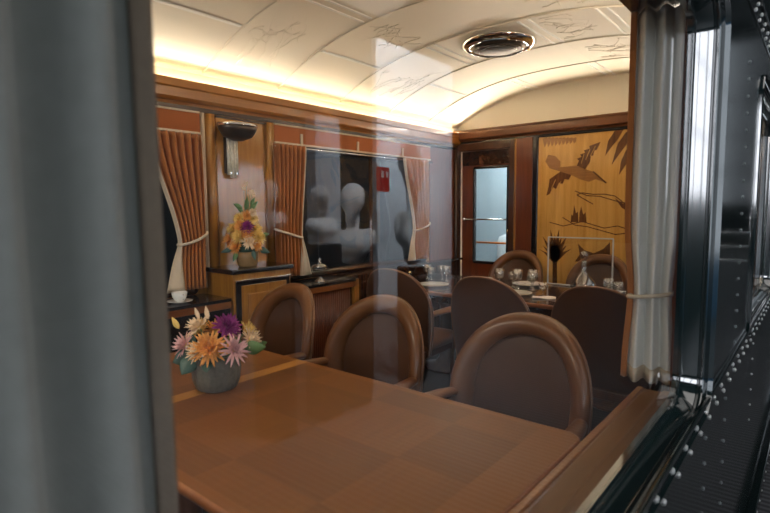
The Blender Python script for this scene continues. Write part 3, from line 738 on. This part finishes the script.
struct(MB().b2((FW, 3.09, .02), (FW+.03, 4.94, .845)).build('trim_far_dado', M['dark_z']))

# cup and saucer, candy dish
sa = thing('saucer', 'white saucer under the cup on the left sideboard', 'saucer', (-2.885, 1.575, .8635))
MB().lathe([(0, .002), (.035, .0), (.04, .003), (.072, .013), (.074, .015), (.04, .007), (0, .006)], n=32).build('dish', M['china'], sa)
cu = thing('coffee_cup', 'white cup standing on its saucer on the left sideboard', 'cup', (-2.885, 1.575, .8700))
MB().lathe([(0, .0), (.022, .0), (.026, .006), (.040, .030), (.045, .058), (.042, .058), (.036, .030), (.02, .008), (0, .007)], n=28).build('bowl', M['china'], cu)
MB().tube([(.040+.018*math.sin(q)+.0, 0, .034-.016*math.cos(q)) for q in [PI*j/10 for j in range(11)]], .0035, 6).build('handle', M['china'], cu)
tp = thing('sugar_pot', 'small white pot beside the cup on the left sideboard', 'pot', (-2.91, 1.42, .8635))
MB().lathe([(0, 0), (.03, 0), (.045, .02), (.05, .05), (.038, .075), (.034, .078)], n=28).build('bowl', M['china'], tp)
MB().lathe([(.036, .078), (.03, .09), (.008, .098), (.010, .108), (0, .112)], n=24).build('lid', M['china'], tp)
cd = thing('candy_dish', 'footed crystal dish with a lid on the slatted sideboard', 'dish', (-2.885, 2.70, .8635))
MB().lathe([(0, 0), (.045, 0), (.046, .006), (.02, .022), (.010, .040), (.018, .052), (.050, .075), (.062, .100), (.060, .104), (.045, .085), (0, .062)], n=32, flute=.05, nf=16).build('bowl', M['crystal'], cd)
MB().lathe([(.062, .105), (.052, .125), (.02, .142), (.008, .150), (.013, .165), (0, .182)], n=32, flute=.04, nf=16).build('lid', M['crystal'], cd)

# tall arrangement on the cabinet
fb = thing('flower_arrangement', 'tall arrangement of yellow and orange flowers with one purple bloom, on the cabinet', 'flowers', (-2.91, 2.075, 1.0355))
MB().lathe([(0, 0), (.055, 0), (.060, .01), (.068, .05), (.070, .095), (.062, .097), (.058, .09), (0, .085)], n=40, flute=.03, nf=20).build('pot', M['potb'], fb)
MB().lathe([(.0, .09), (.055, .09), (.055, .14), (.03, .30), (0, .38)], n=16).build('foam', M['leafd'], fb)
hd = [('purple', .02, .26, -.06, .045), ('yellow', -.075, .24, -.02, .055), ('yellow', -.03, .20, -.055, .055), ('peach', .03, .165, -.06, .055), ('orange', -.10, .175, -.02, .055), ('orange', -.055, .13, -.05, .05), ('yellow', .085, .19, -.03, .05),
      ('yellow', -.035, .31, -.03, .045), ('orange', .01, .33, -.02, .04), ('orange', .07, .14, -.04, .045), ('yellow', .06, .24, -.01, .05), ('orange', 0, .24, .04, .06), ('yellow', .045, .31, 0, .04), ('orange', -.02, .26, -.05, .05), ('peach', .045, .35, -.01, .032), ('orange', .02, .21, -.06, .045)]
for m, u, z, w, r in hd:
    p = fpos(u, z, w); nr = Vector((p.x, p.y, .04))+CF*(-.05)
    h = petal_flower(MB(), p, r*1.1, 18, nr, layers=4, w=.22).build('flower', M[m], fb, solid=.001, fix=False)
    h['label'] = {'purple': 'deep purple bloom', 'yellow': 'yellow bloom', 'orange': 'orange bloom', 'peach': 'cream bloom'}[m]
for (u, z, w, du, dz, dw, L_, W_, m) in ((-.08, .12, -.02, -1, -.3, -.2, .09, .03, 'leafd'), (.08, .12, -.02, 1, -.4, -.2, .08, .04, 'leafd'), (-.05, .10, -.05, -.4, -1, -.4, .07, .03, 'leaf'), (.05, .11, -.05, .3, -1, -.4, .07, .03, 'leafd'),
        (-.02, .35, 0, -.6, .9, 0, .08, .03, 'leaf'), (.0, .36, 0, .1, 1, 0, .10, .03, 'leaf'), (.02, .36, 0, .7, .8, 0, .09, .03, 'leaf'), (-.02, .38, 0, -1, .5, 0, .07, .03, 'leaf'), (.03, .40, 0, .6, 1, 0, .06, .025, 'leaf'), (.10, .20, 0, 1, .3, 0, .05, .03, 'leaf')):
    leaf_shape(MB(), fpos(u, z, w), CR*du+CF*dw+Vector((0, 0, dz)), L_, W_, tuple(CF*-1)).build('leaf', M[m], fb, solid=.001, fix=False)
for (u, z) in ((-.01, .51), (.03, .48), (.055, .465), (.01, .54), (.045, .49)):
    h = petal_flower(MB(), fpos(u, z, 0), .018, 6, CF*-1+Vector((0, 0, .3)), layers=1, w=.5).build('blossom', M['peach'], fb, solid=.001, fix=False)
    MB().tube([fpos(u, z, 0), fpos(u*.5, .36, 0)], .002, 5).build('stem', M['leaf'], h)

# wall lamp
wl = thing('wall_lamp', 'bronze bowl uplighter with glass-rod stem on the polished wood panel', 'lamp', (FW+.012, 2.085, H))
MB().lathe([(0, .448), (.04, .451), (.10, .475), (.130, .515), (.138, .552), (.132, .552), (.12, .52), (.09, .49), (0, .468)], (.10, 0, 0), 40, .75, 1).build('bowl', M['bronze'], wl)
MB().lathe([(.139, .536), (.141, .544), (.140, .555), (.134, .555)], (.10, 0, 0), 40, .75, 1).build('rim', M['chrome'], wl)
MB().b2((0, -.045, .24), (.018, .045, .48)).build('back_plate', M['bronze'], wl, .004)
for y in (-.030, -.010, .010, .030):
    MB().tube([(.034+.012*(1-abs(y)/.03), y, .20+.03*abs(y)/.03), (.034+.012*(1-abs(y)/.03), y, .470)], .0125, 10).build('glass_rod', M['rod'], wl)
MB().b2((0, -.03, .232), (.05, .03, .25)).build('lower_clasp', M['chrome'], wl, .003)

dup(wl, (NW-.002, 2.62, H), PI, 'added fill-light uplighter on the near wall, unseen behind the tied-back curtain')  # unseen copy of the sconce, added to carry a fill light

# ceiling vent lamp
cl = thing('ceiling_light', 'round ceiling fitting with chrome ring and dark louvred dish', 'ceiling light', (-1.83, 3.47, vz(-1.83)))
MB().lathe([(.262, .004), (.262, -.012), (.240, -.034), (.205, -.040), (.190, -.030), (.190, -.018)], n=56).build('chrome_ring', M['chrome'], cl)
MB().lathe([(.192, -.020), (.19, -.034), (.15, -.052), (.08, -.064), (0, -.068)], n=56).build('dish', M['bronze'], cl)
for i in range(4):
    a = PI/4+i*PI/2
    MB().lathe([(.012, 0), (.012, -.008), (0, -.012)], (.222*math.cos(a), .222*math.sin(a), -.036), 12).build('screw', M['brass'], cl)
mb = MB()
for r in (.05, .09, .13, .17): mb.tube([(r*math.cos(2*PI*i/40), r*math.sin(2*PI*i/40), -.052-.014*(1-r/.17)) for i in range(41)], .004, 6, False)
mb.build('louvre', M['black'], cl)

# ------------------------------------------------------------------ marquetry panel on the end wall
mp_ = thing('marquetry_panel', 'golden inlaid wood panel with a bird in flight, long leaves and hills', 'panel', (0, YE, H))
MB().b2((-2.16, -.028, -.79), (-.73, -.013, .675)).build('ground', M['gold'], mp_)
frame_loft([(-.012, -.02), (-.036, -.02), (-.036, .004), (-.012, .004)], -2.16, -.79, -.73, .675, .006, 'y').build('panel_frame', M['black'], mp_)
for k, poly in POLYS.items():
    mat = M['inlay'] if k[:3] in ('spk', 'lea', 'roc', 'tre', 'ste') else (M['inlay2'] if k in ('body', 'head') or k[:3] == 'top' else M['inlay'])
    nm = {'win': 'wing_inlay', 'bod': 'bird_body_inlay', 'hea': 'bird_head_inlay', 'lea': 'leaf_inlay', 'tre': 'tree_inlay', 'roc': 'rock_inlay', 'top': 'feather_inlay', 'spk': 'palm_frond_inlay', 'ste': 'palm_stem_inlay'}[k[:3]]
    MB().prism([(u, max(v, -.785)) for u, v in poly], lambda u, v, w: (u, -.028-w, v), .0015).build(nm, mat, mp_)
for k, ln in LINES.items():
    MB().tube([(u, -.0285, v) for u, v in ln], .0045 if k != 'beak' else .007, 4).build('line_inlay', M['inlay'], mp_)
for (x, z, L_, a) in ((-1.70, .43, .10, 1.2), (-1.66, .46, .10, 1.1), (-1.74, .40, .09, 1.3), (-1.98, .26, .10, -2.0), (-1.93, .24, .09, -2.1)):
    MB().tube([(x, -.031, z), (x+L_*math.cos(a), -.031, z+L_*math.sin(a))], .003, 4).build('quill_inlay', M['gold'], mp_)
for u in (-1.15, -1.02, -.90): MB().prism([(u, .0), (u+.10, .25), (u+.08, .62), (u-.02, .35)], lambda u_, v, w: (u_, -.028-w, v), .0015).build('leaf_inlay', M['inlay2'], mp_)

# ------------------------------------------------------------------ table setting
TZ = .7595
def plate_proto(label, loc):
    t = thing('plate', label, 'plate', loc, 0, 'white plates on the laid table')
    MB().lathe([(0, .004), (.07, .0), (.085, .004), (.130, .016), (.133, .018), (.130, .020), (.085, .009), (0, .008)], n=40).build('dish', M['china'], t)
    MB().tube([(.131*math.cos(2*PI*i/40), .131*math.sin(2*PI*i/40), .0185) for i in range(41)], .002, 5, False).build('gold_rim', M['brass'], t)
    return t
plates = [(-2.47, 3.60, 'white plate on the laid table in front of the left-hand chair seen from behind'), (-1.74, 3.60, 'white plate nearest the viewer on the laid table'), (-2.34, 4.12, 'white plate on the far side of the laid table before the post-side chair'),
          (-1.86, 4.10, 'white plate on the far side of the laid table, just left of the decanter'), (-1.05, 3.62, 'white plate on the laid table behind the chair by the grey curtain')]
p0 = plate_proto(plates[0][2], (plates[0][0], plates[0][1], TZ))
for x, y, lab in plates[1:]: dup(p0, (x, y, TZ), 0, lab)
def glass_proto():
    t = thing('wine_glass', '', 'glass', (0, 0, TZ), 0, 'cut crystal glasses on the laid table')
    MB().lathe([(.010, .052), (.026, .060), (.036, .082), (.038, .128), (.0365, .128), (.034, .084), (.024, .064), (0, .058)], n=24, flute=.04, nf=12).build('bowl', M['crystal'], t)
    MB().lathe([(0, 0), (.032, 0), (.032, .003), (.008, .008), (.005, .03), (.009, .054), (0, .056)], n=20).build('stem', M['crystal'], t)
    return t
gp = glass_proto()
gl = [(-2.78, 3.95, 1, 'leftmost'), (-2.70, 3.90, .9, 'second from the left'), (-2.63, 3.97, 1, 'third from the left'), (-2.55, 3.92, 1.05, 'right end'),
      (-2.02, 3.90, 1.15, 'leftmost'), (-1.93, 3.96, .95, 'second'), (-1.86, 3.90, 1.2, 'third, tallest'), (-1.78, 3.98, .9, 'fourth'), (-1.72, 3.88, 1.25, 'rightmost'), (-1.55, 3.68, .75, 'short one nearest the decanter'),
      (-1.17, 3.95, 1, 'leftmost'), (-1.09, 3.90, .9, 'middle'), (-1.00, 3.96, 1.1, 'rightmost')]
for i, (x, y, s, w) in enumerate(gl):
    where = 'in the cluster by the wide far window' if i < 4 else ('in the middle cluster on the laid table' if i < 10 else 'in the cluster beside the grey curtain')
    lab = 'crystal glass, %s %s' % (w, where)
    if i == 0: o = gp; o.location = (x, y, TZ); o['label'] = lab
    else: o = dup(gp, (x, y, TZ), 0, lab)
    o.scale = (s**.5, s**.5, s)
dc = thing('decanter', 'clear glass decanter with ball stopper in front of the acrylic stand', 'decanter', (-1.37, 4.00, TZ))
dc.scale = (1.1, 1.1, 1.2)
MB().lathe([(0, 0), (.075, 0), (.088, .012), (.090, .035), (.075, .075), (.040, .110), (.020, .135), (.016, .185), (.024, .200), (.022, .200), (.014, .185), (.016, .135), (.036, .106), (.070, .072), (.083, .034), (.07, .012), (0, .010)], n=40).build('body', M['crystal'], dc)
MB().lathe([(0, .185), (.012, .19), (.013, .205), (.022, .215), (.030, .235), (.024, .256), (.0, .268)], n=24).build('stopper', M['crystal'], dc)
MB().lathe([(0, .011), (.069, .013), (.081, .034), (.074, .055), (0, .055)], n=32).build('water', glass('decanter_water', (.9, .88, .82), 1.33), dc)
ac = thing('acrylic_stand', 'clear rectangular acrylic display panel standing on the laid table', 'display stand', (-1.50, 4.27, TZ))
MB().b2((-.26, -.004, .008), (.26, .004, .40)).build('panel', M['acrylic'], ac)
frame_loft([(-.006, 0), (-.006, .010), (.006, .010), (.006, 0)], -.265, .003, .265, .405, .008, 'y').build('edge', M['acrylic_edge'], ac)
MB().b2((-.20, -.05, 0), (.20, .05, .006)).build('foot', M['acrylic'], ac, .002)
naps = [(-1.50, 3.58, 20, 'folded white napkin to the right of the nearest plate'), (-2.12, 3.62, -10, 'folded white napkin between the two near plates'), (-1.20, 4.16, 0, 'folded white napkin to the right of the decanter')]
for i, (x, y, a, lab) in enumerate(naps):
    if i == 0:
        n0 = thing('napkin', lab, 'napkin', (x, y, TZ), math.radians(a), 'white napkins on the laid table')
        MB().grid(lambda u, v: ((u-.5)*.16, (v-.5)*.09, .006+.003*math.sin(u*7+v*3)), 12, 8).build('folded_cloth', M['linen'], n0, solid=.006)
    else: dup(n0, (x, y, TZ), math.radians(a), lab)
def fork(label, x, y, a):
    t = thing('fork', label, 'fork', (x, y, TZ), math.radians(a), 'cutlery on the laid table')
    MB().grid(lambda u, v: ((u-.5)*(.020 if v > .7 else .009-.003*v), (v-.5)*.19, .004+.004*math.sin(v*PI)), 4, 16).build('handle', M['chrome'], t, solid=.0016)
    return t
f0 = fork('silver fork lying left of the nearest plate', -1.93, 3.60, 5)
for x, y, a, lab in ((-1.565, 3.60, -4, 'silver knife lying right of the nearest plate'), (-2.29, 3.60, 3, 'silver knife lying between the near plates'), (-1.90, 4.14, 0, 'silver fork left of the plate by the decanter')):
    o = dup(f0, (x, y, TZ), math.radians(a), lab)
    if 'knife' in lab: o.name = 'table_knife'; o['category'] = 'knife'
bt = thing('salt_shaker', 'small brass-topped shaker at the window end of the laid table', 'shaker', (-2.90, 3.84, TZ))
MB().lathe([(0, 0), (.022, 0), (.024, .02), (.016, .045), (.015, .05)], n=20).build('body', M['crystal'], bt)
MB().lathe([(.017, .05), (.017, .062), (.008, .072), (0, .073)], n=20).build('cap', M['brass'], bt)

# ------------------------------------------------------------------ the museum hall around the carriage
struct(MB().b2((-.20, -9, -.50), (9, 30, -.42)).build('floor_platform', M['platform']))
struct(MB().b2((-12, -9, -.60), (-3.6, 30, -.50)).build('floor_hall', M['hallwall']))
struct(MB().b2((-7.2, -4, -.5), (-7.1, 16, 6)).build('wall_hall_far', M['hallwall']))
hb_ = struct(MB().b2((-4, -8.2, -.5), (9, -8.0, 7)).build('wall_hall_back', M['hallwall']))
k_ = 5
for i in range(4):
    y = -7.6+2.35*i
    w = struct(MB().b2((8.96, y, .6), (8.99, y+2.0, 5.6)).build('window_%d' % k_, M['hall_glow'])); k_ += 1  # unseen glowing panes added to light the near curtain and frame
    for z in (1.9, 3.2, 4.5): MB().b2((8.90, y, z-.03), (8.955, y+2.0, z+.03)).build('glazing_bar', M['black'], w)
    MB().b2((8.90, y+.97, .6), (8.955, y+1.03, 5.6)).build('glazing_bar', M['black'], w)
for x, wd in ((3.75, .95), (4.9, .5)):
    w = struct(MB().b2((x, 28, 1.5), (x+wd, 28.04, 8.5)).build('window_%d' % k_, M['hall_glow'])); k_ += 1  # unseen glowing strips placed to reflect in the window post
    for z in (3.0, 4.5, 6.0): MB().b2((x, 27.9, z-.04), (x+wd, 27.99, z+.04)).build('glazing_bar', M['black'], w)
struct(MB().b2((-.2, 28.1, -.5), (9.1, 28.2, 9)).build('wall_hall_end', M['hallwall']))
struct(MB().b2((8.9, -8, -.42), (8.99, 2.0, .55)).build('trim_blue_reflector_side', M['reflector_blue']))  # unseen blue band, added to tint the frame's lower reflections
struct(MB().b2((-.2, -8.1, -.42), (8.9, -8.0, 1.45)).build('trim_blue_reflector_back', M['reflector_blue']))  # matching unseen band behind the camera, added for its blue reflection
for i in range(3):
    x = .6+2.4*i
    w = struct(MB().b2((x, -8.0, 1.5), (x+2.1, -7.97, 4.6)).build('window_%d' % k_, M['hall_glow_bright'])); k_ += 1  # unseen bright panes, added for pale strips mirrored in the frame
    for z in (2.4, 3.4): MB().b2((x, -7.965, z-.03), (x+2.1, -7.92, z+.03)).build('glazing_bar', M['black'], w)
struct(MB().b2((-7.2, -9, 9), (9.1, 28.2, 9.1)).build('ceiling_hall', M['hallwall']))
struct(MB().b2((9.0, -9, -.5), (9.1, 28.2, 9)).build('wall_hall_side', M['hallwall']))
tag(MB().b2((5.34, 7.0, -.41), (5.44, 9.42, 4.3)).build('display_panel', M['hallpanel']), 'tall pale blue exhibition panel on the platform', 'panel')
tag(MB().b2((5.0, 5.25, -.41), (5.2, 5.75, 2.75)).build('display_panel', M['hallpanel']), 'narrower pale blue exhibition panel beside the busts', 'panel')
def bust(label, x, y, z, s, rz, wx=1.0):
    """plaster head and shoulders on a tall dark plinth"""
    b = thing('plaster_bust', label, 'bust', (x, y, z), -1.25+.3*rz, 'plaster busts on the platform')
    bm = bmesh.new()
    def ell(c, r): bmesh.ops.create_uvsphere(bm, u_segments=20, v_segments=14, radius=1, matrix=Matrix.Translation(c) @ Matrix.Diagonal((*r, 1)))
    ell((0, 0, .44), (.078, .10, .115)); ell((0, .03, .475), (.09, .10, .095)); ell((0, .12, .47), (.045, .05, .045))
    ell((0, -.098, .435), (.014, .022, .026)); ell((0, -.082, .465), (.05, .02, .012)); ell((0, -.088, .39), (.03, .018, .012)); ell((0, -.080, .355), (.03, .028, .022))
    for s_ in (-1, 1): ell((s_*.078, .01, .43), (.012, .022, .032)); ell((s_*.032, -.088, .447), (.014, .008, .008)); ell((s_*.115, .01, .16), (.075, .075, .085)); ell((s_*.06, -.055, .12), (.07, .055, .085))
    ell((0, .01, .31), (.052, .056, .10)); ell((0, 0, .13), (.125, .095, .12)); ell((0, 0, .05), (.10, .08, .07)); ell((0, 0, .01), (.085, .085, .02))
    me = bpy.data.meshes.new('bust'); bm.to_mesh(me); bm.free(); me.materials.append(M['plaster'])
    for p in me.polygons: p.use_smooth = True
    o = bpy.data.objects.new('head_and_shoulders', me); COL.objects.link(o); o.parent = b; o.scale = (s*wx, s*wx, s)
    q = o.modifiers.new('r', 'REMESH'); q.mode = 'VOXEL'; q.voxel_size = .012; q.use_smooth_shade = True
    q = o.modifiers.new('s', 'SMOOTH'); q.iterations = 3
    p = tag(MB().b2((-.12, -.12, -.41), (.12, .12, z-.0215*s)).build('plinth', M['black'], None, .01), 'dark plinth under the '+label[:44], 'plinth', 'plinths')
    p.location = (x, y, 0)
    return b
bust('small white plaster bust on the platform', 2.64, 2.58, 1.21, .75, -.5)
bust('plaster bust turned to the side', 2.64, 3.12, 1.13, .85, -.9)
bust('larger plaster bust with broad shoulders', 2.64, 3.50, .92, 1.27, 2.2)
bust('tall plaster figure at the end of the row', 2.64, 4.42, .85, 2.2, -.7, .55)
rs = thing('hydrant_sign', 'lit red box sign with two small white symbols', 'sign', (2.75, 4.10, 1.70))
MB().b2((0, -.075, -.12), (.05, .075, .12)).build('box', M['redsign'], rs, .005)
for dy in (-.035, .035): MB().b2((-.004, dy-.017, .02), (0, dy+.017, .08)).build('symbol', M['whitesign'], rs)
tag(MB().tube([(2.93, 4.08, -.41), (2.93, 4.08, 1.56)], .02, 10).build('sign_post', M['black']), 'thin dark post carrying the red sign', 'post')
rl = thing('barrier', 'three-rail pale metal barrier across part of the platform', 'barrier', (0, 9, -.42))
for z in (1.45, 1.25, 1.05): MB().tube([(.1, 0, z), (1.25, 0, z)], .018).build('rail', M['chrome'], rl)
for x in (.12, 1.23): MB().tube([(x, 0, 0), (x, 0, 1.5)], .022).build('post', M['chrome'], rl)

# ------------------------------------------------------------------ light
def area(name, loc, rot, sx, sy, p, col, spread=PI):
    l = bpy.data.lights.new(name, 'AREA'); l.shape = 'RECTANGLE'; l.size = sx; l.size_y = sy; l.energy = p; l.color = col; l.spread = spread
    o = bpy.data.objects.new(name, l); COL.objects.link(o); o.location = loc; o.rotation_euler = rot; return o
warm = (1.0, .87, .70)
SP = math.radians(120)
area('cove_lamp_left', (FW+.047, 1.95, H+.779), (0, math.radians(-112), 0), .016, 6.0, 28, warm, SP)
area('cove_lamp_right', (NW-.027, 1.95, H+.779), (0, math.radians(112), 0), .016, 6.0, 28, warm, SP)
area('cove_lamp_end', (XC, YE-.050, H+.818), (math.radians(-114), 0, 0), 2.6, .02, 12, warm, SP)
pl = bpy.data.lights.new('near_wall_fill', 'POINT'); pl.energy = 26; pl.color = warm; pl.shadow_soft_size = .05  # interior fill over the bowl of the added near-wall uplighter
po = bpy.data.objects.new('near_wall_fill', pl); COL.objects.link(po); po.location = (NW-.115, 2.62, H+.60)
area('vestibule_lamp', (-2.7, 5.7, 2.45), (0, 0, 0), .8, .5, 45, (.85, .93, 1.0))
area('ceiling_fill', (-1.68, -.2, 2.50), (0, 0, 0), .5, .5, 16, warm)  # fill light added out of view to brighten the tables; no fitting
area('hall_lamp', (4.0, 4.0, 6.0), (0, math.radians(18), 0), 5, 9, 120, (1, .96, .92))
area('panel_reflection_fill', (2.6, 7.5, 6.5), (0, math.radians(-40), 0), 1, 3, 420, (.92, .96, 1.0), math.radians(75))  # light added to brighten the panel mirrored in the near glass
area('bust_reflection_fill', (1.0, 3.4, 5.0), (0, math.radians(-25), 0), 1, 3, 200, (.92, .96, 1.0), math.radians(60))  # added so the busts show up as reflections in the window
area('hall_lamp', (-5.2, 4.5, 5.5), (0, math.radians(-25), 0), 1.5, 6, 25, (.85, .92, 1.0))
w = bpy.data.worlds.new('hall_air'); sc.world = w; w.use_nodes = True
w.node_tree.nodes['Background'].inputs[0].default_value = (.55, .68, .80, 1); w.node_tree.nodes['Background'].inputs[1].default_value = .04

# ------------------------------------------------------------------ camera
cam = bpy.data.cameras.new('camera'); co = bpy.data.objects.new('camera', cam); COL.objects.link(co); sc.camera = co
R = Vector((.76923, .63892, -.00743)); U = Vector((-.05278, .07512, .99578)); F = Vector((-.63678, .76559, -.09151))
co.matrix_world = Matrix((( R.x, U.x, -F.x, 0), (R.y, U.y, -F.y, 0), (R.z, U.z, -F.z, H), (0, 0, 0, 1)))
cam.sensor_width = 36; cam.lens = 524.83/770*36; cam.clip_start = .02
cam.dof.use_dof = True; cam.dof.focus_distance = 3.3; cam.dof.aperture_fstop = 3.6
sc.view_settings.view_transform = 'Standard'; sc.view_settings.look = 'None'; sc.view_settings.gamma = 1
sc.view_settings.use_curve_mapping = False; sc.view_settings.exposure = 0.28
